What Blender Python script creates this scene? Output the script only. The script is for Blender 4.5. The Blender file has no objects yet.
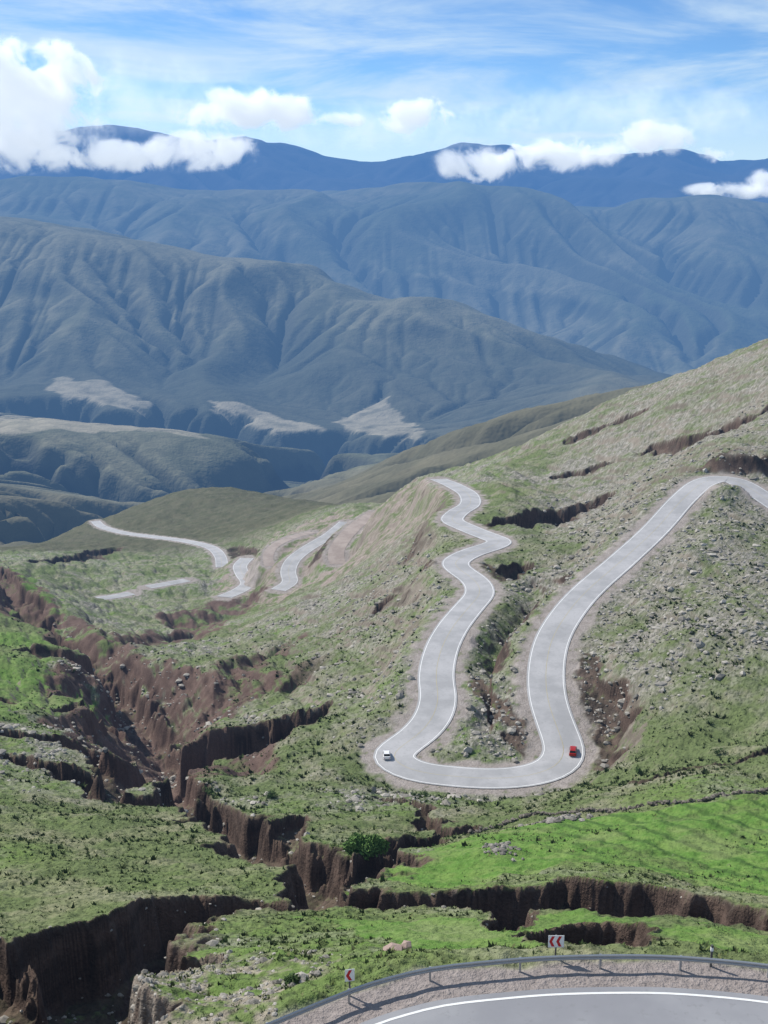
import bpy, bmesh, math, time
import numpy as np
from mathutils import Vector
T0=time.time()
rng=np.random.default_rng(7)
# Layout points are image pixels, unprojected from the camera (the origin): each holds
# horizontal / vertical pixel position plus an estimated y distance in metres -> world x,y,z.
F=1200.0; PITCH=math.radians(14.57); cp,sp=math.cos(PITCH),math.sin(PITCH)
def Tn(v): return math.tan(PITCH+math.atan((v-512)/F))
def P(u,v,y):
    dx=(u-384)/F; dy=(512-v)/F
    fy=cp+dy*sp; fz=-sp+dy*cp
    return (dx/fy*y, y, fz/fy*y)
_perm=np.random.default_rng(3).permutation(512)
_g=np.random.default_rng(5).uniform(0,2*np.pi,512); _gx=np.cos(_g).astype(np.float32); _gy=np.sin(_g).astype(np.float32)
def perlin(x,y,seed=0):
    xi=np.floor(x).astype(np.int64); yi=np.floor(y).astype(np.int64)
    xf=(x-xi).astype(np.float32); yf=(y-yi).astype(np.float32)
    u=xf*xf*xf*(xf*(xf*6-15)+10); v=yf*yf*yf*(yf*(yf*6-15)+10)
    def g(a,b,fx,fy):
        h=_perm[(_perm[(a+seed*17)&511]+b)&511]
        return _gx[h]*fx+_gy[h]*fy
    n00=g(xi,yi,xf,yf); n10=g(xi+1,yi,xf-1,yf); n01=g(xi,yi+1,xf,yf-1); n11=g(xi+1,yi+1,xf-1,yf-1)
    a=n00+u*(n10-n00); b=n01+u*(n11-n01)
    return a+v*(b-a)
def fbm(x,y,scale,oct=4,seed=0,gain=.5,ridged=False):
    r=0; a=1; f=1/scale; t=0
    for o in range(oct):
        n=perlin(x*f+o*13.7,y*f-o*7.3,seed+o)
        if ridged: n=.5-np.abs(n)*1.6
        r=r+a*n; t+=a; a*=gain; f*=2.03
    return r/t*(1 if ridged else 1.6)
def sstep(a,b,x):
    t=np.clip((x-a)/(b-a),0,1); return t*t*(3-2*t)
def tps(cx,cy,cz,smooth=1e-4):
    n=len(cx); d=np.hypot(cx[:,None]-cx[None],cy[:,None]-cy[None])
    K=np.where(d>0,d*d*np.log(d+1e-12),0)+np.eye(n)*smooth
    Pm=np.c_[np.ones(n),cx,cy]
    A=np.zeros((n+3,n+3)); A[:n,:n]=K; A[:n,n:]=Pm; A[n:,:n]=Pm.T
    w=np.linalg.solve(A,np.r_[cz,np.zeros(3)])
    def f(x,y):
        xf=x.ravel(); yf=y.ravel(); o=np.empty(xf.size)
        for s in range(0,xf.size,20000):
            d=np.hypot(xf[s:s+20000,None]-cx,yf[s:s+20000,None]-cy)
            o[s:s+20000]=(np.where(d>0,d*d*np.log(d+1e-12),0)@w[:n])+w[n]+w[n+1]*xf[s:s+20000]+w[n+2]*yf[s:s+20000]
        return o.reshape(x.shape)
    return f
def bil(A,fi,fj):
    i=np.clip(np.floor(fi).astype(int),0,A.shape[0]-2); j=np.clip(np.floor(fj).astype(int),0,A.shape[1]-2)
    a=np.clip(fi-i,0,1); b=np.clip(fj-j,0,1)
    return A[i,j]*(1-a)*(1-b)+A[i+1,j]*a*(1-b)+A[i,j+1]*(1-a)*b+A[i+1,j+1]*a*b
road_main=[(768+90,560,345),(800,520,368),(768,500,385),(750,488,395),(738,481,402),(727,478,406),(715,478,405),(700,484,400),(680,502,385),(655,530,362),(620,562,335),(590,588,315),(568,612,297),(552,640,282),(546,670,266),(548,700,252),(558,730,240),(565,752,232),(556,768,226),(530,776,222),(490,778,220),(450,776,221),(415,771,223),(394,762,228),(392,752,232),(412,740,238),(430,722,246),(438,700,256),(436,675,270),(441,650,285),(452,628,300),(468,608,318),(480,593,334),(475,580,345),(460,570,356),(455,562,365),(470,553,378),(492,546,390),(500,541,398),(485,535,410),(465,527,428),(452,520,442),(458,512,460),(470,504,485),(468,494,515),(455,486,548),(446,482,575),(438,479,610)]
road_d1=[(95,521,1160),(103,527,1110),(125,533,1050),(155,537,1000),(185,541,955),(210,547,905),(220,556,865),(222,567,830)]
road_d2=[(247,558,820),(240,566,790),(243,575,765),(248,583,745),(240,590,725),(224,597,700)]
road_d3=[(346,522,800),(330,535,770),(308,548,745),(293,560,725),(288,572,705),(290,582,690),(278,590,675)]
road_d4=[(376,512,780),(358,524,755),(344,538,730),(336,552,710),(338,564,695)]
road_d5=[(93,599,703),(112,597,712),(132,593,722)]
road_d6=[(148,587,733),(165,584,742),(187,580,755)]
road_d7=[(312,532,815),(290,538,795),(274,546,778),(268,556,760),(270,566,745)]
ctrl=[(400,875,122),(600,868,118),(768,890,108),(500,840,145),(700,830,140),(768,805,155),(400,840,150),(560,800,185),(700,790,170),(768,770,185),(300,880,118),(200,880,118),(100,885,113),(0,890,110),(300,840,152),(200,840,150),(100,840,148),(0,840,145),(300,800,195),(365,785,212),(200,790,205),(100,780,205),(0,770,205),(0,720,260),(100,720,275),(200,720,285),(300,740,245),(340,700,275),(250,680,330),(150,660,400),(50,660,360),(0,650,370),(0,600,520),(60,600,560),(100,620,560),(200,640,450),(300,640,390),(380,620,350),(400,660,300),(380,700,265),(350,600,440),(300,600,530),(250,620,540),(400,560,470),(420,520,540),(380,540,600),(400,490,720),(430,476,720),(350,505,880),(150,560,860),(50,570,750),(0,555,850),(60,545,1000),(0,548,1000),(200,525,1050),(130,509,1230),(165,495,1300),(200,489,1350),(250,491,1300),(290,498,1200),(330,505,1050),(100,521,1230),(60,538,1150),
(480,472,650),(520,450,680),(570,425,700),(610,400,720),(660,385,700),(720,360,660),(768,342,640),(868,300,600),(768,420,480),(700,420,540),(640,440,560),(600,470,540),(540,480,560),(560,520,450),(620,500,450),(680,460,470),(600,540,375),(540,560,372),(520,600,322),(500,650,288),(490,700,255),(500,740,237),(600,640,276),(620,700,240),(650,650,262),(700,700,228),(640,760,208),(768,740,205),(768,650,245),(700,600,285),(768,560,320),(660,570,318),(720,530,350),(868,650,245),(868,750,190),(868,900,100),(868,440,430),(-100,900,105),(-100,750,215),(-100,650,350),(-100,560,750),
(600,440,950),(700,420,950),(768,400,950),(868,380,950),(520,500,950),(430,510,900),(200,535,1700),(300,545,1700),(100,565,1700),(0,568,1400),(500,520,1600),(700,480,1600),(-100,600,1700),(868,450,1600),(400,540,1500),
(200,980,62),(0,1015,60),(-100,1010,61),(150,950,75),(300,940,76),(500,930,76),(700,930,73),(768,945,69),(868,960,66),(400,910,93),(600,905,90),(150,905,98),(0,950,82)]
pts=[P(*c) for c in ctrl+road_main[2:][::2]+road_d1[::2]+road_d2[::2]+road_d3[::2]+road_d4[::2]+road_d5[1:2]+road_d6[1:2]]
for v_x in (-30,-15,0,15,30,40): pts+= [(v_x,52,-39.3),(v_x*.8,45,-39.2)]
for v_x in(-20,0,20): pts+=[(v_x,30,-38),(v_x*.5,18,-24),(v_x*.25,9,-9)]
pts=np.array(pts)
cs=pts[:,0]/pts[:,1]; ct=np.log(pts[:,1]); cw=-pts[:,2]/pts[:,1]
fw=tps(cs,ct*0.5,cw,2e-5)
S0,S1=-.5,.5; LY0,LY1=math.log(9),math.log(1700)
ncs,ncr=120,260
gs,gt=np.meshgrid(np.linspace(S0,S1,ncs),np.linspace(LY0,LY1,ncr))
CW=fw(gs,gt*0.5)
def wbase(s,t): return bil(CW,(t-LY0)/(LY1-LY0)*(ncr-1),(s-S0)/(S1-S0)*(ncs-1))
def G(u,v):
    dx=(u-384)/F; dy=(512-v)/F; fy=cp+dy*sp; fz=-sp+dy*cp
    s=dx/fy; w=-fz/fy
    t=np.linspace(math.log(42),LY1,4000); ww=wbase(np.full_like(t,s),t)
    k=np.argmax(ww<=w)
    if ww[k]>w: k=np.argmin(abs(ww-w))
    y=math.exp(t[k]); return (s*y,y)
NC=1100
rows=np.concatenate([np.linspace(LY0,math.log(46),40,endpoint=False),np.linspace(math.log(46),math.log(1000),1350,endpoint=False),np.linspace(math.log(1000),LY1,140)])
svals=np.linspace(S0,S1,NC)
S,Tt=np.meshgrid(svals,rows); Y=np.exp(Tt); X=S*Y
Z=-Y*wbase(S,Tt)
def slc(x0,x1,y0,y1):
    i0=np.searchsorted(rows,math.log(max(y0,9.1))); i1=np.searchsorted(rows,math.log(max(y1,9.2)))
    ss=[x0/max(y0,9),x0/y1,x1/max(y0,9),x1/y1]
    j0=np.searchsorted(svals,min(ss)); j1=np.searchsorted(svals,max(ss))
    return slice(max(i0-1,0),i1+1),slice(max(j0-1,0),j1+1)
def dfield(pl,R,WX,WY,D,V):
    for a,b in zip(pl[:-1],pl[1:]):
        x0,x1=min(a[0],b[0])-R,max(a[0],b[0])+R; y0,y1=min(a[1],b[1])-R,max(a[1],b[1])+R
        sl=slc(x0,x1,y0,y1)
        x=WX[sl]; y=WY[sl]
        if x.size==0: continue
        d=b[:2]-a[:2]; L=d@d+1e-9
        t=np.clip(((x-a[0])*d[0]+(y-a[1])*d[1])/L,0,1)
        dd=np.hypot(x-a[0]-t*d[0],y-a[1]-t*d[1])
        m=dd<D[sl]
        D[sl]=np.where(m,dd,D[sl])
        for k in range(len(V)):
            V[k][sl]=np.where(m,a[2+k]+t*(b[2+k]-a[2+k]),V[k][sl])
def catmull(p,step):
    p=np.array(p,float); out=[]
    q=np.vstack([2*p[0]-p[1],p,2*p[-1]-p[-2]])
    for i in range(1,len(q)-2):
        L=np.linalg.norm(q[i+1,:2]-q[i,:2]); n=max(2,int(L/step))
        for t in np.arange(n)/n:
            out.append(.5*((2*q[i])+(-q[i-1]+q[i+1])*t+(2*q[i-1]-5*q[i]+4*q[i+1]-q[i+2])*t*t+(-q[i-1]+3*q[i]-3*q[i+1]+q[i+2])*t**3))
    out.append(q[-2]); return np.array(out)
def smooth(a,n):
    for _ in range(n): a[1:-1]=(a[:-2]+2*a[1:-1]+a[2:])/4
    return a
fine=(Y<260)*.4
WX=X+fbm(X,Y,14,3,11)*6+fbm(X,Y,3.5,2,12)*1.1+fbm(X,Y,1.1,2,14)*fine; WY=Y+fbm(X,Y,14,3,21)*6+fbm(X,Y,3.5,2,22)*1.1+fbm(X,Y,1.1,2,24)*fine
VX=X+fbm(X,Y,50,3,13)*22; VY=Y+fbm(X,Y,50,3,23)*22
Zb=Z.copy()
rel=fbm(X,Y,70,4,31)*4.0*np.clip((Y-60)/160,0,1)+fbm(X,Y,14,4,41)*1.2*np.clip(Y/150,.4,1.5)
rill=fbm(X*1.0+Y*.35,Y*.22,16,4,45,ridged=True)
rel-=np.clip(rill-.18,0,1)*7*sstep(180,330,Y)*sstep(1000,850,Y)
gul=[
[(800,925,9,11),(768,922,9,12),(700,911,10,13),(640,899,11,14),(600,896,11,14),(540,898,10,13),(480,897,7,10),(420,897,5.5,8),(370,899,5.5,8),(350,903,5,8),(300,904,5,8),(240,904,4.5,7),(185,907,5,8),(130,925,7,10),(90,950,8,12),(70,980,7,12),(55,1010,5,10),(40,1030,5,10)],
[(-40,950,4,7),(0,975,5,8),(35,990,5,9),(65,1005,4,8)],
[(185,965,2,3),(140,965,3,4),(100,965,4,7)],
[(350,903,5,7),(330,880,5,7),(280,848,7,9),(245,828,7,9),(215,812,7,9),(190,798,6,8),(130,791,4.5,7),(60,768,5,7),(0,757,4,6),(-60,750,4,6)],
[(300,815,2,3),(280,830,3.5,6),(265,845,5,8)],
[(205,808,6,8),(180,785,5,7),(165,760,8,10),(158,740,10,13),(125,712,9,10),(95,690,8,7),(60,690,4,3)],
[(160,750,6,10),(190,742,9,13),(220,736,12,16),(270,728,12,15),(300,718,8,10),(325,708,3,4)],
[(110,790,4,6),(125,765,6,8),(100,752,6,8),(50,742,4,6),(0,737,3,4)],
[(150,735,9,10),(150,700,10,8),(130,670,9,8),(105,655,8,9),(75,640,8,8),(45,615,8,8),(20,590,8,8),(0,572,8,8),(-60,555,8,8)],
[(350,885,4,6),(370,865,3.5,5),(400,840,3.5,5),(440,829,3,4),(475,822,2,2.5)],
[(440,829,2.5,3),(430,812,2,3),(400,800,2,2)],
[(30,650,5,4),(60,655,6,5),(95,658,8,7)],
[(0,700,3,2),(50,706,3,3),(85,700,4,4)],
[(576,650,4,3),(582,675,5,5),(590,700,6,7),(602,722,6,7),(612,742,3,4)],
[(480,524,4,3),(495,521,6,5),(540,516,10,8),(570,508,10,8),(600,498,6,4)],
[(650,443,6,4),(700,434,9,6),(740,422,9,6),(790,405,8,5)],
[(560,475,5,3),(580,470,6,4),(600,465,4,3)],
[(570,437,4,2),(600,425,6,4),(640,412,5,3)],
[(462,560,4,3),(478,568,5,5),(495,575,6,5),(520,565,6,4)],
[(478,680,2,2),(488,700,3,3),(500,718,4,4),(515,730,3,3),(535,760,3,3)],
[(380,600,5,3),(420,580,6,4),(450,570,3,3)],
[(110,548,10,5),(80,558,12,7),(40,562,12,8)],
[(232,548,10,4),(250,556,8,4)],
[(320,562,7,4),(328,548,6,3),(340,538,5,3)],
[(565,935,2,2),(590,930,3,3.5),(615,938,3,3),(625,950,1.5,1.5)],
[(480,905,3,4),(510,915,3,4),(530,925,1.5,1.5)],
[(640,780,1.5,1),(700,768,2,1.3),(768,750,2,1.4)],
]
rav=[
[(160,745,14,5),(165,712,24,12),(140,680,28,15),(110,655,22,12),(70,632,16,9),(30,600,15,7),(0,575,15,7),(-80,555,15,6)],
[(165,712,18,11),(200,690,22,11),(240,665,16,6),(290,640,10,2)],
[(215,700,10,5),(250,690,12,5),(300,670,9,2)],
[(150,745,14,5),(200,770,10,3)],
[(505,700,9,5),(500,660,10,6),(512,620,9,5),(540,580,8,3)],
[(240,600,16,4),(200,620,20,6),(150,640,18,6)],
]
def carve(lst,WX,WY,inner,outer,floor,hn):
    D=np.empty(X.shape); HW=np.ones_like(X); DP=np.zeros_like(X)
    cut=np.zeros_like(X); gm=np.zeros_like(X)
    for g in lst:
        a=catmull(np.array([G(u,v)+(hw,dp) for u,v,hw,dp in g]),4.0); R=a[:,2].max()*2+8
        D[:]=R; HW[:]=1; DP[:]=0
        dfield(a,R,WX,WY,D,[HW,DP])
        q=D/(HW*hn)
        p=1-sstep(inner,outer,q); p2=1-sstep(0,.7,q)
        cut=np.maximum(cut,DP*(p*(1-floor)+p2*floor)); gm=np.maximum(gm,1-sstep(outer*.9,outer*1.1,q))
    return cut,gm
hwn=1+.35*fbm(X,Y,9,3,51)
cut,gm=carve(gul,WX,WY,.66,1.0,.2,hwn)
rcut,rm=carve(rav,VX,VY,.15,1.0,.2,1+.3*fbm(X,Y,30,3,52))
rcut=rcut*(1+.5*fbm(X,Y,14,4,53,ridged=True))
roads={}
def prep(name,pl,hw,step=2.0,ns=12):
    a=np.array([P(*p) for p in pl]); a=catmull(a,step); a=smooth(a,4); a[:,2]=smooth(a[:,2].copy(),ns)
    roads[name]=(a,hw); return a
a_main=prep('mountain_road',road_main,4.5)
for n,p,h_ in (('mountain_road.001',road_d1,4.6),('mountain_road.002',road_d2,5.),('mountain_road.003',road_d3,5.),('dirt_track',road_d4,5.),('mountain_road.004',road_d5,4.),('mountain_road.005',road_d6,4.),('dirt_track.001',road_d7,3.5)): prep(n,p,h_)
zn=-39.5
edge=[(180,1081),(230,1052),(285,1028),(330,1009),(370,994),(430,979),(500,971),(560,967),(640,966),(700,969),(768,976),(860,990)]
rail=np.array([(lambda y:(P(u,v,y)[0],y,zn))(-zn/Tn(v)) for u,v in edge])
rail=catmull(rail,1.0)
def offset(a,o):
    t=np.gradient(a[:,:2],axis=0); t/=np.linalg.norm(t,axis=1)[:,None]
    b=a.copy(); b[:,0]+=-t[:,1]*o; b[:,1]+=t[:,0]*o; return b
near=offset(rail,-(1.75+4.6))
roads['near_road']=(near,4.6)
Zf=Zb+rel-cut-rcut
rmask=np.zeros_like(X); gravel=np.zeros_like(X); nrg=np.zeros_like(X)
for n,(a,hw) in roads.items():
    d=np.full(X.shape,30.); rz=np.zeros_like(X); dfield(a,30,X,Y,d,[rz])
    out=12 if n!='near_road' else 7
    inner=hw+1.8 if n!='near_road' else hw+2.3
    k=1-sstep(inner,inner+out,d+fbm(X,Y,8,2,61)*1.5*(d>inner))
    k=np.where(d>=29.5,0,k)
    Zf=Zf*(1-k)+(rz-.12)*k
    gw=2.0 if n!='near_road' else .7
    gk=1-sstep(inner-.3,inner+gw,d+fbm(X,Y,5,3,62)*(3 if gw>1 else .7))
    gravel=np.maximum(gravel,gk)
    if n=='near_road': nrg=gk
    rmask=np.maximum(rmask,(d<hw+.5)*1.0)
kx,ky,_=P(733,489,390); kd=np.hypot((X-kx)*.45,(Y-ky)*.7); Zf+=2.2*np.exp(-(kd/4.5)**2)*(1-rmask)
kx,ky,_=P(760,470,420); kd=np.hypot((X-kx)*.35,(Y-ky)); Zf+=5.0*sstep(9,4,kd)*(1-rmask); gm=np.maximum(gm,sstep(9.5,8,kd)*sstep(3,5,kd))
Zf+= (fbm(X,Y,3.0,4,71,.6)*.5+fbm(X,Y,1.0,2,72)*.14*(Y<250))*(1-rmask)*(1-.85*gravel)
Zf+= gm*(1-gravel)*fbm(X,Y,3.2,3,73,ridged=True)*1.0
def inpoly(poly,x,y):
    c=np.zeros(x.shape,bool); n=len(poly)
    for i in range(n):
        x1,y1=poly[i]; x2,y2=poly[(i+1)%n]
        c^=((y1>y)!=(y2>y))&(x<(x2-x1)*(y-y1)/(y2-y1+1e-9)+x1)
    return c
fields=[[(365,878),(420,850),(480,828),(560,815),(640,812),(800,800),(820,900),(768,888),(690,878),(620,862),(560,862),(500,880),(440,886)],
[(300,918),(400,918),(480,925),(560,912),(600,905),(800,950),(800,962),(640,952),(560,952),(450,955),(380,940)],
[(-60,570),(20,570),(60,600),(90,640),(60,650),(110,690),(60,720),(-60,720)],
[(215,600),(235,560),(280,530),(345,512),(415,492),(440,500),(420,530),(370,560),(340,575),(300,592),(260,608)]]
FW=[[G(*q) for q in f] for f in fields]
PX=X+fbm(X,Y,8,3,81)*4; PY=Y+fbm(X,Y,8,3,82)*4; QX=X+fbm(X,Y,40,3,83)*25; QY=Y+fbm(X,Y,40,3,84)*25
lush=np.maximum(inpoly(FW[0],PX,PY)*1.0,inpoly(FW[1],PX,PY)*.8); mead=inpoly(FW[2],QX,QY)*.6
bare=inpoly(FW[3],QX,QY)*1.0
crop=inpoly(FW[0],PX,PY)*sstep(14,26,X)
def normz(X,Y,Z):
    ax=np.gradient(X,axis=0),np.gradient(Y,axis=0),np.gradient(Z,axis=0)
    bx=np.gradient(X,axis=1),np.gradient(Y,axis=1),np.gradient(Z,axis=1)
    nx=ax[1]*bx[2]-ax[2]*bx[1]; ny=ax[2]*bx[0]-ax[0]*bx[2]; nz=ax[0]*bx[1]-ax[1]*bx[0]
    l=np.sqrt(nx*nx+ny*ny+nz*nz)+1e-12
    return nx/l*np.sign(nz),ny/l*np.sign(nz),np.abs(nz)/l
nx,ny,nz=normz(X,Y,Zf)
def C(*c): return np.array(c,np.float32)
def mixc(f,a,b): f=np.clip(f,0,1)[...,None]; return a*(1-f)+b*f
n1=fbm(X,Y,60,4,91); n2=fbm(X,Y,12,4,92,.6); n3=fbm(X,Y,2.6,4,93,.65); n5=fbm(X,Y,.9,2,95,.6)*np.clip(400/Y,0,1)
w3=rng.normal(0,1,X.shape)
right=sstep(.10,.2,S+n1*.08)*sstep(215,260,Y)
mid=sstep(300,380,Y)*sstep(700,520,Y)*sstep(-.14,-.05,S)*sstep(.05,0,S)
rocky=np.clip(.40+.45*right+.3*mid+n1*.9+n2*.7-.4*sstep(230,150,Y)-mead,0,1)
col=mixc(sstep(-.25,.25,n2+n1*.5),C(.135,.170,.068),C(.225,.225,.130))
col=mixc(sstep(-.08,.28,n1-right*.25+.14*sstep(200,120,Y)),col,mixc(n3+.5,C(.115,.185,.045),C(.175,.225,.075)))
col=mixc(rocky*sstep(-.35,.25,n3+n2*.4+.25*rocky),col,mixc(sstep(-.3,.3,n3),C(.19,.175,.145),C(.335,.31,.27)))
col=mixc(sstep(.08,.25,n5+n3*.4)*.6,col,C(.058,.075,.032))
col=mixc(sstep(1.5,2.3,w3+n3)*.6*rocky,col,C(.46,.44,.40))
col=mixc(sstep(1.2,2.1,-w3+n5)*.6,col,C(.055,.07,.03))
lg=mixc(sstep(-.3,.3,n3+n2*.5),C(.10,.20,.038),C(.155,.245,.06))
fa=X*.93+Y*.36+fbm(X,Y,15,2,97)*.8; fur=sstep(.45,.95,np.cos(fa*2*np.pi/4.2))*.75*crop
lg=mixc(fur,lg,C(.05,.10,.025))
lg=mixc(sstep(.05,.4,n2)*.4,lg,C(.20,.22,.10))
col=mixc(lush*sstep(-.55,-.15,n2+n3*.4),col,lg)
col=mixc(mead*sstep(-.4,.1,n2+n1),col,lg)
olive=mixc(n2+.5,C(.078,.080,.046),C(.12,.112,.068))
col=mixc(sstep(860,970,Y+n1*40)*.92,col,olive)
strata=fbm(Zf*1.0+X*.05,Zf*.1+Y*.02,1.6,3,98)
soil=mixc(sstep(-.3,.3,strata+n2*.5),C(.055,.039,.031),C(.115,.080,.063))
slopec=mixc(sstep(-.3,.3,n3+n1),C(.15,.128,.10),C(.25,.215,.175))
col=mixc(bare*sstep(-.25,.15,n2+n3*.5)*.85,col,mixc(n3+.5,C(.24,.185,.16),C(.36,.30,.265)))
redz=rm*sstep(-.02,-.10,S)
soil=mixc(redz*.5,soil,mixc(n3+.5,C(.125,.078,.063),C(.215,.148,.125)))
st=sstep(.82,.62,nz+n3*.08)
col=mixc(st*(1-gravel)*(1-.6*bare),col,slopec)
col=mixc(np.maximum(np.maximum(st*np.maximum(gm,rm),sstep(.55,.38,nz)*(1-bare)),np.maximum(gm*.9*sstep(-.5,-.1,n3),rm*sstep(.15,.45,n2+rm*.35)*sstep(-.02,-.10,S)))*(1-gravel),col,soil)
gravc=mixc(n3+.5+w3*.1,C(.26,.225,.20),C(.39,.345,.315)); gravc=mixc(nrg,gravc,mixc(n3*.5+.5+w3*.06,C(.25,.215,.20),C(.32,.28,.26)))
col=mixc(gravel*sstep(-.6,-.2,n3+nrg),col,gravc)
sb=sstep(72,62,Y+n2*10)*sstep(-.02,-.10,S)*(1-gravel)*sstep(-.3,.1,n3+n2)
col=mixc(sb*.8,col,mixc(n3+.5+w3*.15,C(.20,.165,.13),C(.38,.325,.27)))
def mk_grid(name,X,Y,Z,col,mat):
    nr,nc=X.shape
    me=bpy.data.meshes.new(name)
    co=np.stack([X,Y,Z],-1).reshape(-1,3).astype(np.float32)
    idx=np.arange(nr*nc).reshape(nr,nc)
    q=np.stack([idx[:-1,:-1],idx[:-1,1:],idx[1:,1:],idx[1:,:-1]],-1).reshape(-1,4).astype(np.int32)
    me.vertices.add(len(co)); me.vertices.foreach_set('co',co.ravel())
    me.loops.add(q.size); me.loops.foreach_set('vertex_index',q.ravel())
    me.polygons.add(len(q)); me.polygons.foreach_set('loop_start',np.arange(0,q.size,4,dtype=np.int32))
    me.polygons.foreach_set('use_smooth',np.ones(len(q),bool))
    me.update(calc_edges=True)
    at=me.color_attributes.new('ground','FLOAT_COLOR','POINT')
    c=np.ones((nr*nc,4),np.float32); c[:,:3]=np.clip(col,.01,.9).reshape(-1,3)
    at.data.foreach_set('color',c.ravel())
    me.materials.append(mat)
    ob=bpy.data.objects.new(name,me); bpy.context.collection.objects.link(ob); return ob
def mk_mesh(name,co,faces,mat,smooth_=False,parent=None):
    me=bpy.data.meshes.new(name); me.from_pydata([tuple(map(float,c)) for c in co],[],faces); me.update()
    if smooth_: me.polygons.foreach_set('use_smooth',np.ones(len(me.polygons),bool))
    for m in (mat if isinstance(mat,list) else [mat]): me.materials.append(m)
    ob=bpy.data.objects.new(name,me); bpy.context.collection.objects.link(ob)
    if parent: ob.parent=parent
    return ob
def mk_tris(name,co,mat,k=3,col=None):
    n=len(co); me=bpy.data.meshes.new(name)
    me.vertices.add(n*k); me.vertices.foreach_set('co',co.astype(np.float32).ravel())
    me.loops.add(n*k); me.loops.foreach_set('vertex_index',np.arange(n*k,dtype=np.int32))
    me.polygons.add(n); me.polygons.foreach_set('loop_start',np.arange(0,n*k,k,dtype=np.int32))
    me.update(calc_edges=True)
    if col is not None:
        at=me.color_attributes.new('ground','FLOAT_COLOR','POINT'); c=np.ones((n*k,4),np.float32); c[:,:3]=np.repeat(col,k,0); at.data.foreach_set('color',c.ravel())
    me.materials.append(mat); ob=bpy.data.objects.new(name,me); bpy.context.collection.objects.link(ob); return ob
class NT:
    def __init__(s,mat):
        mat.use_nodes=True; s.t=mat.node_tree; s.t.nodes.clear(); s.m=mat
    def n(s,typ,**kw):
        nd=s.t.nodes.new(typ)
        ins=kw.pop('i',{})
        for k,v in kw.items(): setattr(nd,k,v)
        for k,v in ins.items():
            if isinstance(v,bpy.types.NodeSocket): s.t.links.new(v,nd.inputs[k])
            else: nd.inputs[k].default_value=v
        return nd
    def math(s,op,a,b=0,c=0,clamp=False): return s.n('ShaderNodeMath',operation=op,use_clamp=clamp,i={0:a,1:b,2:c}).outputs[0]
    def mix(s,f,a,b,bt='MIX'):
        nd=s.n('ShaderNodeMix',data_type='RGBA',blend_type=bt)
        for k,v in ((0,f),(6,a),(7,b)):
            if isinstance(v,bpy.types.NodeSocket): s.t.links.new(v,nd.inputs[k])
            else: nd.inputs[k].default_value=v if k==0 else (tuple(v)+(1,))[:4]
        return nd.outputs[2]
    def noise(s,sc,det=4,vec=None,rough=.5,dist=0):
        i={'Scale':sc,'Detail':det,'Roughness':rough,'Distortion':dist}
        if vec is not None: i['Vector']=vec
        return s.n('ShaderNodeTexNoise',i=i).outputs[0]
    def ramp(s,f,a,b): return s.n('ShaderNodeMapRange',interpolation_type='SMOOTHSTEP',i={0:f,1:a,2:b}).outputs[0]
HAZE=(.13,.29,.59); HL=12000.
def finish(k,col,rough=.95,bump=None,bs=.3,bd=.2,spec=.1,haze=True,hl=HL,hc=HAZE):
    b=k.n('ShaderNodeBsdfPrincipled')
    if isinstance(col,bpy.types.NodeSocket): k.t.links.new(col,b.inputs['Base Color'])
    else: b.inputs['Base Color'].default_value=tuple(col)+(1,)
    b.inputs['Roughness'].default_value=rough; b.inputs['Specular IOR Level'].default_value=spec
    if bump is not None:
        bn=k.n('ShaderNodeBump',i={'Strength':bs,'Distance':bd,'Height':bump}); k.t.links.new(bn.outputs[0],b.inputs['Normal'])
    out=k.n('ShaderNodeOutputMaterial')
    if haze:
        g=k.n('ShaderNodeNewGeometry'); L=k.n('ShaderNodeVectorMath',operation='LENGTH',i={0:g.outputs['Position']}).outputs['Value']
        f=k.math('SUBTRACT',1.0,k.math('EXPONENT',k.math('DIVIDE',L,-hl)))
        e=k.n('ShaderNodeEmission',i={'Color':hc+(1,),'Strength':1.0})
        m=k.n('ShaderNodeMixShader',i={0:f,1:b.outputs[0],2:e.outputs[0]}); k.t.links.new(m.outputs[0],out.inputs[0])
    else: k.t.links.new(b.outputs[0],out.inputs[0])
def simple(name,col,rough=.8,nv=.15,nsc=3.,spec=.2,metal=0):
    m=bpy.data.materials.new(name); k=NT(m); g=k.n('ShaderNodeNewGeometry')
    f=k.noise(nsc,2,g.outputs['Position']); c=k.mix(f,[x*(1-nv) for x in col],[min(1,x*(1+nv)) for x in col])
    finish(k,c,rough,spec=spec,haze=False)
    if metal:
        for nd in k.t.nodes:
            if nd.type=='BSDF_PRINCIPLED': nd.inputs['Metallic'].default_value=metal
    return m
def ground_mat(name,sc,bs,bd,hl=HL,var=.35,hc=HAZE):
    m=bpy.data.materials.new(name); k=NT(m); pos=k.n('ShaderNodeNewGeometry').outputs['Position']
    at=k.n('ShaderNodeAttribute',attribute_name='ground').outputs['Color']
    n=k.noise(sc,3,pos,.7)
    f=k.math('MULTIPLY_ADD',n,var*2,1-var)
    c=k.n('ShaderNodeVectorMath',operation='SCALE',i={0:at,3:f}).outputs[0]
    finish(k,c,.95,n if bs>0 else None,bs,bd,hl=hl,hc=hc); return m
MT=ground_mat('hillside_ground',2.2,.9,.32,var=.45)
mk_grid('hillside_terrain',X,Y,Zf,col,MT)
def fidx(x,y):
    return np.interp(np.log(y),rows,np.arange(len(rows))),(x/y-S0)/(S1-S0)*(NC-1)
def zat(x,y): return bil(Zf,*fidx(np.asarray(x,float),np.asarray(y,float)))
def aat(A,x,y): return bil(A,*fidx(np.asarray(x,float),np.asarray(y,float)))
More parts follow.
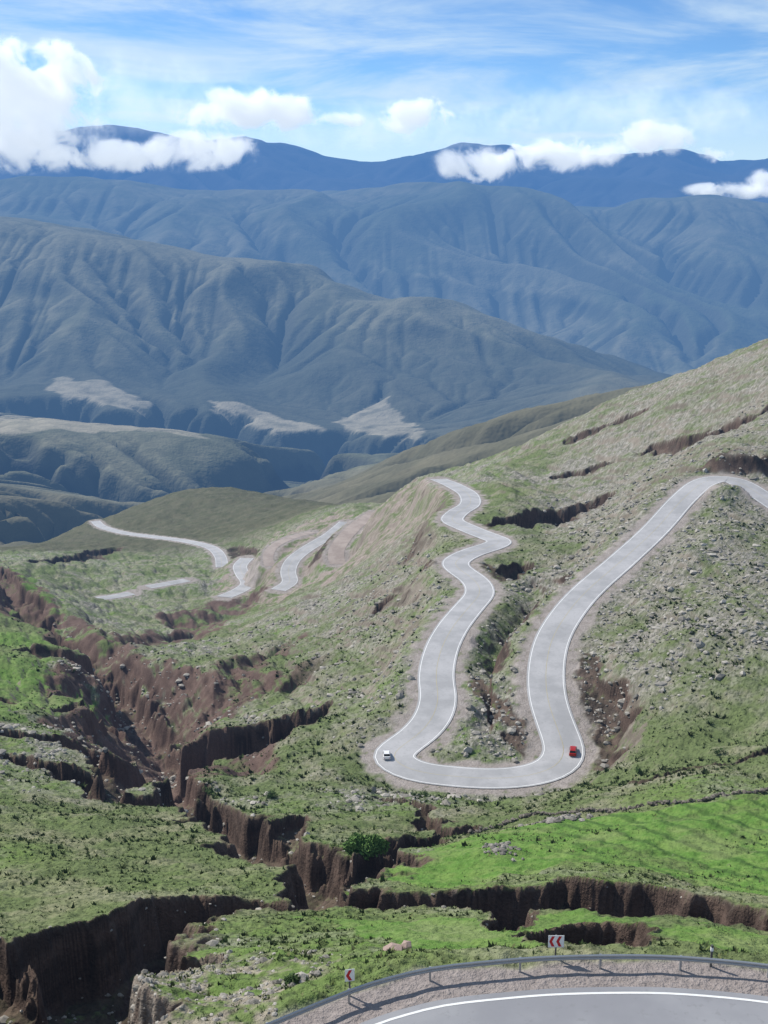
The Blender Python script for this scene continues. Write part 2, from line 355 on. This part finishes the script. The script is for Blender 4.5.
def road_mat(name,c1,c2,c3):
    m=bpy.data.materials.new(name); k=NT(m); pos=k.n('ShaderNodeNewGeometry').outputs['Position']
    n=k.noise(.12,4,pos,.65); n2=k.noise(1.8,3,pos,.7)
    c=k.mix(k.ramp(n,.35,.65),c1,c2); c=k.mix(k.math('MULTIPLY',k.ramp(n2,.55,.70),.5),c,c3); finish(k,c,.7,spec=.3); return m
MA=road_mat('road_asphalt',(.34,.335,.335),(.44,.43,.43),(.28,.275,.27)); MD=road_mat('dirt_road',(.31,.25,.215),(.41,.34,.295),(.27,.215,.175))
MN=road_mat('road_asphalt_near',(.25,.25,.265),(.32,.32,.33),(.22,.22,.225))
MW=simple('road_paint_white',(.80,.80,.78),.6,.08); MY=simple('road_paint_yellow',(.45,.39,.22),.6,.08)
def strip(name,a,o0,o1,dz,mat,parent=None,nx_=1):
    co=[];fa=[];n=len(a); os_=[o0+(o1-o0)*q/nx_ for q in range(nx_+1)]
    for o in os_:
        l=offset(a,o); co+=[(l[i,0],l[i,1],a[i,2]+dz) for i in range(n)]
    for q in range(nx_):
        for i in range(n-1): fa.append((q*n+i,(q+1)*n+i,(q+1)*n+i+1,q*n+i+1))
    return mk_mesh(name,co,fa,mat,True,parent)
for n,(a,hw) in roads.items():
    dirt='dirt' in n; nr_=n=='near_road'
    ob=strip(n,a,hw,-hw,.0,MD if dirt else (MN if nr_ else MA))
    if not dirt:
        strip('edge_line_outer',a,hw-.58,hw-.42,.012,MW,ob); strip('edge_line_inner',a,-hw+.58,-hw+.42,.012,MW,ob)
        strip('centre_line',a,.05,-.05,.012,MY,ob)
def scatter(n,y0,y1,s0=-.42,s1=.42):
    y=np.exp(rng.uniform(math.log(y0),math.log(y1),n)); s=rng.uniform(s0,s1,n); return s*y,y
ML=ground_mat('tussock_leaves',1.5,0,.1,var=.2)
def tufts(name,n,y0,y1,med,sg,K,cols,dens,flat=.9,smax=1.,rkw=-.3):
    x,y=scatter(n,y0,y1)
    g_=aat(gravel,x,y); gg=aat(gm,x,y); zz=aat(nz,x,y); rk=aat(rocky,x,y); ll=aat(lush,x,y); nn=fbm(x,y,10,3,101)+fbm(x,y,45,2,102)*.6
    keep=(g_<.12)&(gg<.3)&(zz>.75)&(rng.uniform(0,1,len(x))<dens+nn+rkw*rk-.6*ll)
    x,y=x[keep],y[keep]; z=zat(x,y); n=len(x)
    sz=np.minimum(rng.lognormal(med,sg,n)*np.clip(y/130,.7,1.7),smax)
    ang=rng.uniform(0,2*np.pi,(n,K)); r=rng.uniform(.2,.9,(n,K))*sz[:,None]; h=rng.uniform(.5,1.1,(n,K))*sz[:,None]*flat
    bw=sz[:,None]*rng.uniform(.2,.45,(n,K)); a2=ang+np.pi/2
    bx=x[:,None]+np.cos(ang)*r*.4; by=y[:,None]+np.sin(ang)*r*.4; bz=np.repeat(z[:,None],K,1)-.08
    v0=np.stack([bx+np.cos(a2)*bw,by+np.sin(a2)*bw,bz],-1); v1=np.stack([bx-np.cos(a2)*bw,by-np.sin(a2)*bw,bz],-1)
    v2=np.stack([bx+np.cos(ang)*r*.8,by+np.sin(ang)*r*.8,bz+h],-1)
    pick=rng.integers(0,len(cols),n); tc_=np.array(cols,np.float32)[pick]*rng.uniform(.75,1.25,(n,1))
    mk_tris(name,np.stack([v0,v1,v2],-2).reshape(-1,3,3),ML,3,np.repeat(tc_,K,0))
tufts('grass_tussocks',150000,50,420,-1.75,.4,5,[(.09,.125,.045),(.15,.165,.07),(.12,.155,.052)],.62,.8,.7)
tufts('low_shrubs',24000,58,480,-1.2,.35,12,[(.055,.08,.03),(.07,.09,.036)],.28,.9,1.0,.12)
ico=[(0,0,1)]+[(math.cos(i*1.2566)*.894,math.sin(i*1.2566)*.894,.447) for i in range(5)]+[(math.cos(i*1.2566+.628)*.894,math.sin(i*1.2566+.628)*.894,-.447) for i in range(5)]+[(0,0,-1)]
ico=np.array(ico); IF=[(0,1+i,1+(i+1)%5) for i in range(5)]+[(1+i,6+i,1+(i+1)%5) for i in range(5)]+[(1+(i+1)%5,6+i,6+(i+1)%5) for i in range(5)]+[(11,6+(i+1)%5,6+i) for i in range(5)]
IF=np.array(IF)
def rocks(name,x,y,z,sz,mat,colr):
    n=len(x); V=ico[None]*(1+rng.uniform(-.3,.3,(n,12,1)))*(sz[:,None,None])*np.stack([rng.uniform(.7,1.3,n),rng.uniform(.7,1.3,n),rng.uniform(.45,.8,n)],-1)[:,None]
    a=rng.uniform(0,6.28,n); c,s=np.cos(a)[:,None],np.sin(a)[:,None]
    V=np.stack([V[...,0]*c-V[...,1]*s,V[...,0]*s+V[...,1]*c,V[...,2]],-1)+np.stack([x,y,z],-1)[:,None]
    return mk_tris(name,V[:,IF].reshape(-1,3,3),mat,3,np.repeat(colr,20,0))
MR=ground_mat('stone',3,.5,.1,var=.25)
x,y=scatter(110000,52,520)
g_=aat(gravel,x,y); gg=aat(gm,x,y); rk=aat(rocky,x,y); ll=aat(lush,x,y); s_b=aat(sb,x,y)
keep=(g_<.4)&(rng.uniform(0,1,len(x))<np.clip(rk*1.1-.4,0,.5)+s_b*.6+gg*.06)&(ll<.5)
x,y=x[keep],y[keep]; n=len(x)
sz=rng.lognormal(-1.95,.55,n)*np.clip(y/105,.5,2.4); sz=np.minimum(sz,1.15)
rc=C(.34,.315,.275)[None]*rng.uniform(.55,1.3,(n,1)); rocks('scattered_stones',x,y,zat(x,y)+sz*.1,sz,MR,rc)
bx,by=G(392,951); rocks('boulder',np.array([bx,bx+.9]),np.array([by,by+.3]),zat([bx,bx+.9],[by,by+.3])+.3,np.array([.65,.4]),MR,C(.36,.27,.23)[None]*np.ones((2,1)))
def pile(name,u,v,n,sx,sy,s0):
    cx,cy=G(u,v); x=cx+rng.normal(0,sx,n); y=cy+rng.normal(0,sy,n); s=rng.uniform(.5,1.3,n)*s0
    rocks(name,x,y,zat(x,y)+s*.3,s,MR,C(.26,.24,.21)[None]*rng.uniform(.5,1.2,(n,1)))
pile('stone_pile',500,852,90,1.0,3.4,.35); pile('stone_pile.001',562,818,60,1.6,1.0,.5); pile('stone_pile.002',545,820,30,1.5,1.0,.4)
wl=catmull(np.array([G(*q)+(0,) for q in [(470,826),(520,817),(580,811),(640,808),(700,804),(768,797),(830,792)]]),.5)
wx=np.repeat(wl[:,0],3)+rng.normal(0,.2,len(wl)*3); wy=np.repeat(wl[:,1],3)+rng.normal(0,.2,len(wl)*3)
rocks('dry_stone_wall',wx,wy,zat(wx,wy)+rng.uniform(0,.5,len(wx)),rng.uniform(.2,.4,len(wx)),MR,C(.17,.15,.125)[None]*rng.uniform(.6,1.3,(len(wx),1)))
def bush(name,cx,cy,rad,ht,nl=1800,c=(.05,.10,.025)):
    cz=float(zat(cx,cy))
    lob=rng.normal(0,1,(9,3))*np.array([rad*.45,rad*.45,ht*.18])+np.array([0,0,ht*.5])
    k=rng.integers(0,9,nl); d=rng.normal(0,1,(nl,3)); d/=np.linalg.norm(d,axis=1)[:,None]
    p=lob[k]+d*np.array([rad*.5,rad*.5,ht*.42])*rng.uniform(.6,1.05,(nl,1)); p[:,2]=np.maximum(p[:,2],.05)
    p+=np.array([cx,cy,cz]); t=rng.normal(0,1,(nl,3,3))*.09*max(rad,.8)
    mk_tris(name,p[:,None]+t,ML,3,C(*c)[None]*rng.uniform(.6,1.5,(nl,1)))
# the big bush stands on firm ground just beside the gully
bx0,by0=G(379,852)
best=max(((aat(Zf-Zb,bx0+dx,by0+dy)-.2*math.hypot(dx,dy),dx,dy) for dx in np.arange(-4,3.1,1) for dy in np.arange(-5,5.1,1)),key=lambda q:float(q[0]))
bush('green_bush',bx0+best[1],by0+best[2],2.1,2.3,3600,(.11,.19,.055))
for i,(u,v,r,h) in enumerate([(415,795,1.0,1.2),(425,789,.9,1.2),(293,996,.35,.45),(180,1006,.4,.5),(270,795,1.3,1.2),(210,790,1.2,1.3),(640,770,1,1),(368,862,1.2,1.1),(450,790,.8,.9),(720,750,1,.9)]):
    bush('shrub' if i==0 else 'shrub.%03d'%i,*G(u,v),r,h,500,(.08,.125,.045))
MG=simple('galvanised_steel',(.42,.43,.44),.45,.1,2,.5,.6); MP=simple('dark_post_metal',(.10,.10,.10),.6)
ge=bpy.data.objects.new('guardrail',None); bpy.context.collection.objects.link(ge)
prof=[(0.0,.45),(.06,.49),(.06,.55),(0,.60),(.06,.65),(.06,.71),(0,.76)]
co=[];fa=[]; ors=[offset(rail,-o-.06) for o,h in prof]
for i in range(len(rail)):
    for j,(o,h) in enumerate(prof): co.append((ors[j][i,0],ors[j][i,1],zn+h))
m_=len(prof)
for i in range(len(rail)-1):
    for j in range(m_-1): fa.append((i*m_+j,i*m_+j+1,(i+1)*m_+j+1,(i+1)*m_+j))
rb=mk_mesh('rail_beam',co,fa,MG,False,ge); md=rb.modifiers.new('s','SOLIDIFY'); md.thickness=.012
def box(co,fa,c,s):
    b=len(co)
    for dz in(0,1):
        for dx,dy in((-1,-1),(1,-1),(1,1),(-1,1)): co.append((c[0]+dx*s[0]/2,c[1]+dy*s[1]/2,c[2]+dz*s[2]))
    fa+= [(b,b+3,b+2,b+1),(b+4,b+5,b+6,b+7)]+[(b+i,b+(i+1)%4,b+4+(i+1)%4,b+4+i) for i in range(4)]
co=[];fa=[]
for i in range(0,len(rail),4): box(co,fa,(rail[i,0],rail[i,1],zn-.5),(.11,.11,1.22))
mk_mesh('rail_posts',co,fa,MG,False,ge)
MSW=simple('sign_white',(.75,.75,.73),.5,.05); MSR=simple('sign_red',(.5,.03,.03),.5,.05)
def sign(name,u,v,w,h,post,yaw=0):
    y0=-zn/Tn(v); y=y0+1.0; cx=P(u,v,y0)[0]*y/y0; cz=float(zat(cx,y))
    e=bpy.data.objects.new(name,None); bpy.context.collection.objects.link(e); e.location=(cx,y,cz); e.rotation_euler=(0,0,yaw)
    co=[];fa=[]; box(co,fa,(0,.05,-.3),(.08,.08,post+.3)); mk_mesh('post',co,fa,MP,False,e)
    co=[];fa=[]; box(co,fa,(0,0,post-h),(w,.02,h)); mk_mesh('board',co,fa,MSW,False,e)
    z0=post-h+.05; z1=post-.05; zm=(z0+z1)/2
    nchev=2 if w>.7 else 1; cw=(w-.1)/nchev
    for q in range(nchev):
        xl=-w/2+.05+q*cw; t=cw*.42
        co=[(xl+t*.9,-.013,z1),(xl+t*1.9,-.013,z1),(xl+t,-.013,zm),(xl,-.013,zm),(xl+t*1.9,-.013,z0),(xl+t*.9,-.013,z0)]
        mk_mesh('chevron_%d'%(q+1),co,[(3,2,1,0),(3,5,4,2)],MSR,False,e)
    return e
sign('chevron_sign',555,970,.85,.72,1.5)
sign('chevron_sign.001',350,1007,.5,.7,1.6,.2)
def marker(name,u,v,h):
    y0=-zn/Tn(v); y=y0+.8; cx=P(u,v,y0)[0]*y/y0; cz=float(zat(cx,y))
    e=bpy.data.objects.new(name,None); bpy.context.collection.objects.link(e); e.location=(cx,y,cz)
    co=[];fa=[]; box(co,fa,(0,0,-.3),(.1,.1,h+.3)); mk_mesh('post',co,fa,MP,False,e)
    co=[];fa=[]; box(co,fa,(0,0,h-.35),(.13,.13,.2)); mk_mesh('reflector_band',co,fa,MSW,False,e)
marker('marker_post',710,974,1.3)
MGl=simple('car_glass',(.02,.025,.03),.15,.1,3,.5); MTy=simple('tyre_rubber',(.02,.02,.02),.9)
def car(name,idx,lane,colr,flip):
    a=a_main; t=a[idx+1]-a[idx-1]; t/=np.linalg.norm(t); nrm=np.array([-t[1],t[0],0]); p=a[idx]+nrm*lane
    e=bpy.data.objects.new(name,None); bpy.context.collection.objects.link(e); e.location=p+np.array([0,0,.01]); e.scale=(.85,.85,.85)
    yaw=math.atan2(t[1],t[0])+(math.pi if flip else 0); e.rotation_euler=(0,-math.asin(t[2])*(-1 if flip else 1),yaw)
    paint=simple(name+'_paint',colr,.3,.03,1,.5)
    def loft(nm,secs,mat):
        co=[];fa=[]
        for (x,zb,zt,wb,wt) in secs: co+=[(x,-wb,zb),(x,wb,zb),(x,wt,zt),(x,-wt,zt)]
        for i in range(len(secs)-1):
            for j in range(4): fa.append((4*i+j,4*i+(j+1)%4,4*i+4+(j+1)%4,4*i+4+j))
        fa+=[(3,2,1,0),(4*len(secs)-4,4*len(secs)-3,4*len(secs)-2,4*len(secs)-1)]
        o=mk_mesh(nm,co,fa,mat,False,e); bv=o.modifiers.new('b','BEVEL'); bv.width=.05; bv.segments=2; return o
    loft('body',[(-2.1,.35,.75,.78,.74),(-2.0,.25,.92,.86,.80),(-1.3,.22,.96,.88,.82),(.8,.22,.94,.88,.82),(1.8,.25,.78,.86,.76),(2.1,.35,.62,.78,.70)],paint)
    loft('windows',[(-1.75,.9,.95,.78,.76),(-1.35,.9,1.38,.80,.64),(.35,.9,1.40,.80,.64),(1.05,.9,.95,.78,.76)],MGl)
    loft('roof',[(-1.38,1.37,1.42,.66,.60),(-.5,1.38,1.47,.67,.60),(.38,1.37,1.43,.66,.60)],paint)
    for wi,(wx,wy) in enumerate(((-1.3,-.8),(-1.3,.8),(1.3,-.8),(1.3,.8))):
        co=[];N=16
        for s in(-.1,.1): co+=[(wx+math.cos(q*2*math.pi/N)*.32,wy+s,.32+math.sin(q*2*math.pi/N)*.32) for q in range(N)]
        fa=[tuple(range(N))[::-1],tuple(range(N,2*N))]+[(q,(q+1)%N,N+(q+1)%N,N+q) for q in range(N)]
        mk_mesh('wheel_%d'%(wi+1),co,fa,MTy,False,e)
    for li,sx in enumerate((-.6,.6)):
        co=[];fa=[]; box(co,fa,(2.06,sx,.52),(.1,.3,.14)); mk_mesh('headlight_%d'%(li+1),co,fa,MSW,False,e)
        co=[];fa=[]; box(co,fa,(-2.08,sx,.6),(.06,.28,.14)); mk_mesh('tail_light_%d'%(li+1),co,fa,MSR,False,e)
def nearest(u,v,y):
    p=np.array(P(u,v,y)); return int(np.argmin(np.linalg.norm(a_main[:,:2]-p[:2],axis=1)))
car('white_car',nearest(388,756,230),1.6,(.8,.8,.8),False)
car('red_car',nearest(567,752,232),2.0,(.36,.02,.02),True)
def erode(H,dx,it,kdt,diff,m=.5):
    nr,nc=H.shape; n=nr*nc; idx=np.arange(n).reshape(nr,nc)
    for _ in range(it):
        best=np.zeros((nr,nc)); rec=idx.copy()
        Hp=np.pad(H,1,constant_values=1e9); Ip=np.pad(idx,1)
        for di in(-1,0,1):
            for dj in(-1,0,1):
                if di==0 and dj==0: continue
                hn=Hp[1+di:1+di+nr,1+dj:1+dj+nc]; s=(H-hn)/(dx*math.hypot(di,dj))
                mk=s>best; best=np.where(mk,s,best); rec=np.where(mk,Ip[1+di:1+di+nr,1+dj:1+dj+nc],rec)
        rec=rec.ravel(); lv=(rec!=np.arange(n)).astype(np.int64); rr=rec.copy()
        for _k in range(13): lv=lv+lv[rr]; rr=rr[rr]
        order=np.argsort(lv,kind='stable'); ls=lv[order]; cuts=np.searchsorted(ls,np.arange(ls[-1]+2))
        A=np.full(n,dx*dx)
        for L in range(ls[-1],0,-1):
            ii=order[cuts[L]:cuts[L+1]]; np.add.at(A,rec[ii],A[ii])
        Fk=kdt*A**m/dx; h=H.ravel().copy()
        for L in range(1,ls[-1]+1):
            ii=order[cuts[L]:cuts[L+1]]; h[ii]=(h[ii]+Fk[ii]*h[rec[ii]])/(1+Fk[ii])
        H=h.reshape(nr,nc)
        Hp=np.pad(H,1,mode='edge'); H=H+diff*(Hp[:-2,1:-1]+Hp[2:,1:-1]+Hp[1:-1,:-2]+Hp[1:-1,2:]-4*H)
    return H,A.reshape(nr,nc)
def far_grid(name,x0,x1,y0,y1,dx,cps,mat,it,kdt,diff,na,ns,seed=1,canyons=None,fans=None,pal=None,snow=None,ridge=0):
    c=np.array([P(*p) for p in cps]); f=tps(c[:,0]/1000,c[:,1]/1000,c[:,2],1e-3)
    xs=np.arange(x0,x1+1,dx); ys=np.arange(y0,y1+1,dx)
    cx,cy=np.meshgrid(np.linspace(x0,x1,90),np.linspace(y0,y1,90)); Cc=f(cx/1000,cy/1000)
    GX,GY=np.meshgrid(xs,ys)
    H=bil(Cc,(GY-y0)/(y1-y0)*89,(GX-x0)/(x1-x0)*89)
    amp=1.0 if seed!=1 else .2+.8*sstep(4300,6000,GY)
    H=H+fbm(GX,GY,ns,6,seed*9,.48)*na*amp
    if ridge: H=H+(fbm(GX+GY*.3+fbm(GX,GY,ns*1.5,2,77)*ns,GY*.35,ns*.8,2,seed*5,ridged=True)-.2)*ridge*amp
    cd=np.zeros_like(H)
    if canyons:
        wx=GX+fbm(GX,GY,400,4,61)*260; wy=GY+fbm(GX,GY,400,4,62)*260
        for cn in canyons:
            a=np.array([P(u,v,y)[:2]+(hw,dp) for u,v,y,hw,dp in cn]); a=catmull(a,80)
            for p,q in zip(a[:-1],a[1:]):
                d=q[:2]-p[:2]; L=d@d+1e-9; t=np.clip(((wx-p[0])*d[0]+(wy-p[1])*d[1])/L,0,1)
                dd=np.hypot(wx-p[0]-t*d[0],wy-p[1]-t*d[1]); hw=p[2]+t*(q[2]-p[2]); dp=p[3]+t*(q[3]-p[3])
                cd=np.maximum(cd,dp*(1-sstep(.55,1.0,dd/hw)))
        H=H-cd
        diff=diff*(1-.8*sstep(6000,4800,GY))
    H,A=erode(H,dx,it,kdt,diff)
    _,_,nzz=normz(GX,GY,H)
    a1=fbm(GX,GY,ns*1.2,5,seed*3+1,.6); a2=fbm(GX,GY,dx*7,4,seed*3+2,.6)
    (ca,cb,cs_,cv)=pal
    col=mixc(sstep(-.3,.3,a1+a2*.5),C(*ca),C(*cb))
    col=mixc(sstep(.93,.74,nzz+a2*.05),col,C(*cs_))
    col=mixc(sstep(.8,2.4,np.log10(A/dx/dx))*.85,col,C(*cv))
    if seed==1:
        nearh=sstep(2900,2500,GY); col=mixc(nearh*.85,col,mixc(a2+.5,C(.095,.09,.052),C(.155,.138,.085)))
        low=sstep(-640,-820,H+a1*120)*sstep(4200,4900,GY); col=mixc(low*.7,col,C(.05,.06,.048))  # lower flank darkened in the colour, in place of cloud shadow
    if canyons: col=mixc(sstep(.15,.8,cd/60)*sstep(.985,.90,nzz)*.95,col,C(.03,.035,.038))  # shade of the steep canyon walls painted into the colour
    if fans:
        for fn in fans:
            pw=[P(*q)[:2] for q in fn]; m=inpoly(pw,GX+fbm(GX,GY,150,3,63)*70,GY+fbm(GX,GY,150,3,64)*70)
            col=mixc(m*sstep(.8,.93,nzz)*(.85+a2*.9),col,C(.33,.295,.215))
    if snow: col=mixc(sstep(snow,snow+120,H+a2*500)*.8,col,C(.75,.77,.8))
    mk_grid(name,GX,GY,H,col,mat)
L1=[(0,520,1900),(50,530,1700),(0,490,2300),(100,515,2000),(-150,480,2300),(300,520,1500),(420,480,1500),(600,450,1500),(800,430,1500),
(300,497,1900),(340,478,1950),(380,458,2000),(450,432,2100),(510,413,2150),(610,400,2200),(720,380,2300),(850,350,2300),(450,480,2600),(600,440,2900),(800,420,2900),
(320,475,2700),(370,457,2800),(270,489,2600),(250,493,2900),(200,500,2600),(150,510,2300),(270,487,3250),(200,479,3230),(200,443,3450),(100,474,3150),(100,431,3500),(0,476,2900),(0,440,3250),(0,412,4500),(100,422,4400),(200,440,4300),(-200,440,3300),(-200,405,4500),
(0,408,4950),(150,425,4850),(300,440,4700),(420,442,4500),(500,428,4500),(560,413,4600),(640,385,5200),(768,400,5000),(900,400,5000),
(60,372,5600),(200,385,5600),(300,398,5500),(400,398,5400),(500,395,5300),(100,330,6200),(200,320,6400),(300,330,6200),(400,350,6000),(500,370,5850),(0,300,6600),(-150,380,5500),
(0,225,7500),(50,228,7500),(110,240,7400),(180,255,7300),(250,268,7200),(330,282,7000),(400,299,6800),(450,312,6700),(500,327,6600),(560,348,6500),(610,362,6400),(655,373,6300),(-200,212,7500),(-350,205,7500),
(0,262,8800),(250,300,8600),(400,345,8300),(500,375,8000),(655,400,7600),(768,395,7600),(900,395,7600),(-300,240,8800)]
cany=[[(-150,398,5000,200,170),(0,404,4950,200,180),(120,418,4900,210,190),(210,425,4800,210,190),(300,438,4600,200,180),(400,443,4450,190,160),(480,440,4350,170,130),(600,420,4500,150,90)],
[(0,545,1800,90,60),(80,528,2050,120,90),(150,510,2300,140,110),(200,500,2650,150,120),(265,488,3050,150,120),(310,470,3600,160,120),(345,450,4300,170,120)],
[(-50,500,2500,110,80),(60,490,2600,110,80),(140,500,2600,110,80)],
[(-50,470,3050,90,60),(60,470,3080,110,80),(190,477,3120,120,90),(250,485,3120,120,90)],
[(400,470,2050,40,30),(440,462,1950,60,45),(480,455,1900,50,35),(520,440,1900,30,20)]]
fans=[[(60,370,5650),(110,380,5500),(162,398,5250),(140,403,5100),(55,394,5200),(45,380,5450)],
[(215,398,5300),(250,403,5250),(290,414,5100),(355,432,4800),(300,432,4800),(215,417,4950)],
[(375,384,5500),(395,393,5350),(430,428,4700),(400,437,4600),(340,414,5000),(340,402,5200)],
[(-100,408,4650),(0,410,4600),(90,420,4500),(200,438,4350),(200,442,3500),(100,430,3540),(60,436,3450),(0,438,3350),(-100,440,3300)]]
palA=((.12,.125,.078),(.20,.19,.125),(.085,.088,.065),(.04,.048,.033))
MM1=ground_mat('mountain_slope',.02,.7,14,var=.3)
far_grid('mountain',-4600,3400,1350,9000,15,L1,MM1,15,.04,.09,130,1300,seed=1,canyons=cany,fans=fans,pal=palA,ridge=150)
L2=[(0,300,9000),(250,330,9000),(400,350,8800),(500,365,8600),(600,368,8500),(700,372,8400),(800,372,8400),(950,372,8400),(-200,300,9000),
(0,190,13500),(50,188,13500),(100,190,13400),(150,197,13300),(200,199,13200),(280,200,13000),(350,199,13000),(430,194,12800),(480,198,12800),(530,203,12800),(580,201,12900),(640,210,12700),(700,213,12600),(768,217,12500),(900,225,12500),(-150,185,13500),
(100,240,11000),(300,250,11000),(430,240,11300),(560,260,11000),(700,265,11000),(850,270,11000),(700,320,9600),(560,320,9700),(430,310,9800),(850,320,9600),
(0,215,16000),(200,220,16000),(400,220,16000),(600,230,16000),(800,240,16000),(950,240,16000),(-200,220,16000)]
palB=((.09,.105,.065),(.17,.165,.11),(.065,.07,.05),(.035,.042,.03))
MM2=ground_mat('mountain_range_slope',.01,.7,28,var=.2)
far_grid('mountain_range',-5800,5800,8200,16000,26,L2,MM2,15,.05,.08,200,2300,seed=2,pal=palB,ridge=380)
L3=[(u,v,29000) for u,v in ((-150,138),(0,136),(70,134),(140,136),(250,144),(300,153),(340,162),(365,166),(420,158),(470,153),(520,144),(560,148),(620,151),(690,155),(768,158),(900,155))]
L3+=[(u,215,22000) for u in(-150,100,384,650,900)]+[(u,180,25500) for u in(-150,100,384,650,900)]+[(u,190,34000) for u in(-150,100,384,650,900)]
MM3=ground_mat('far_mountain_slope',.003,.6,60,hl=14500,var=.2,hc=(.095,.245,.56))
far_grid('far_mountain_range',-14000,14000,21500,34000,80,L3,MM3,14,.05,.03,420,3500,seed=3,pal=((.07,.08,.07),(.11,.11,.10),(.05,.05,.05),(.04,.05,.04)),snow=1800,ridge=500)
plain=mk_mesh('plain_ground',[(-60000,1300,-1500),(60000,1300,-1500),(60000,90000,-1500),(-60000,90000,-1500)],[(0,1,2,3)],simple('plain_soil',(.12,.12,.09)))
def cloud_mat(name,dens,nw,lo,hi):
    m=bpy.data.materials.new(name); k=NT(m)
    tc=k.n('ShaderNodeTexCoord').outputs['Object']
    pos=k.n('ShaderNodeNewGeometry').outputs['Position']
    r=k.n('ShaderNodeVectorMath',operation='LENGTH',i={0:tc}).outputs['Value']
    n=k.noise(.0017,6,pos,.66,.4)
    v=k.math('ADD',k.math('SUBTRACT',1.0,r),k.math('MULTIPLY',k.math('SUBTRACT',n,.57),nw))
    d=k.math('MULTIPLY',k.ramp(v,lo,hi),k.ramp(r,1.0,.75))
    dd=k.math('MULTIPLY',d,dens)
    sc_=k.n('ShaderNodeVolumeScatter',i={'Color':(.95,.95,.96,1),'Density':dd,'Anisotropy':.1})
    em=k.n('ShaderNodeEmission',i={'Color':(.68,.77,.90,1),'Strength':k.math('MULTIPLY',dd,.55)})  # added glow stands in for light scattered inside the cloud
    ad=k.n('ShaderNodeAddShader',i={0:sc_.outputs[0],1:em.outputs[0]})
    k.n('ShaderNodeOutputMaterial',i={'Volume':ad.outputs[0]})
    return m
MC=cloud_mat('cloud_vapour',.007,4.2,-.05,.5); MC2=cloud_mat('thin_cloud_vapour',.0006,4.0,-.3,1.0)
for i,(u,v,y,rx,rz,th) in enumerate([(15,88,20500,105,52,0),(25,138,20000,95,38,0),(120,156,20200,75,18,0),(205,151,20400,68,24,0),(245,110,20300,82,24,0),(330,120,20600,38,10,0),(420,116,20300,48,20,0),(490,162,20000,62,24,0),(578,153,20200,58,22,0),(648,139,20400,52,20,0),(712,155,20400,26,9,0),(735,190,19800,58,10,0),(768,178,20000,28,11,0),
 (110,95,21000,190,50,1),(380,125,21000,170,28,1),(640,112,21000,200,35,1)]):
    p=P(u,v,y); pxm=y/F
    bm=bmesh.new(); bmesh.ops.create_icosphere(bm,subdivisions=3,radius=1); me=bpy.data.meshes.new('cumulus_cloud'); bm.to_mesh(me); bm.free()
    me.materials.append(MC2 if th else MC); ob=bpy.data.objects.new('thin_cloud' if th else 'cumulus_cloud',me); bpy.context.collection.objects.link(ob)
    ob.location=p; ob.scale=(rx*pxm,rx*pxm*(.6 if not th else .3),rz*pxm)
sc=bpy.context.scene
w=bpy.data.worlds.new('World'); sc.world=w; w.use_nodes=True
sundir=np.array([-.66,.46,.72]); sundir/=np.linalg.norm(sundir)
el=math.asin(sundir[2]); az=math.atan2(sundir[0],sundir[1])
k=NT.__new__(NT); k.t=w.node_tree; k.t.nodes.clear()
sky=k.n('ShaderNodeTexSky',sky_type='NISHITA',sun_disc=False,sun_elevation=el,sun_rotation=az,altitude=3500.,air_density=1.0,dust_density=.5,ozone_density=1.5)
tc=k.n('ShaderNodeTexCoord'); d=k.n('ShaderNodeSeparateXYZ',i={0:tc.outputs['Generated']})
den=k.math('ADD',d.outputs[2],.09)
cvec=k.n('ShaderNodeCombineXYZ',i={0:k.math('DIVIDE',d.outputs[0],den),1:k.math('DIVIDE',d.outputs[1],den),2:0.0}).outputs[0]
n1=k.noise(.8,6,cvec,.62,.5)
cl=k.math('MULTIPLY',k.ramp(n1,.37,.68),.8)
hz=k.math('MULTIPLY',k.ramp(d.outputs[2],.095,.03),.6)
cl2=k.math('MAXIMUM',cl,hz)
skyc=k.mix(1.0,sky.outputs[0],(.72,1.02,1.30),'MULTIPLY')
colw=k.mix(cl2,skyc,(6.6,8.1,9.3))
bg=k.n('ShaderNodeBackground',i={'Color':colw,'Strength':.105}); o=k.n('ShaderNodeOutputWorld',i={0:bg.outputs[0]})
sd=bpy.data.lights.new('sun','SUN'); sd.energy=5.0; sd.angle=math.radians(.5); sd.color=(1,.95,.87)
so=bpy.data.objects.new('sun',sd); bpy.context.collection.objects.link(so)
so.rotation_euler=Vector(-sundir).to_track_quat('-Z','Y').to_euler()
cam=bpy.data.cameras.new('camera'); co=bpy.data.objects.new('camera',cam); bpy.context.collection.objects.link(co)
co.rotation_euler=(math.pi/2-PITCH,0,0); cam.sensor_fit='VERTICAL'; cam.sensor_height=24; cam.lens=24*F/1024; cam.clip_end=200000; cam.clip_start=.1
sc.camera=co
sc.view_settings.view_transform='Standard'; sc.view_settings.look='None'; sc.view_settings.exposure=0
print('done',time.time()-T0)
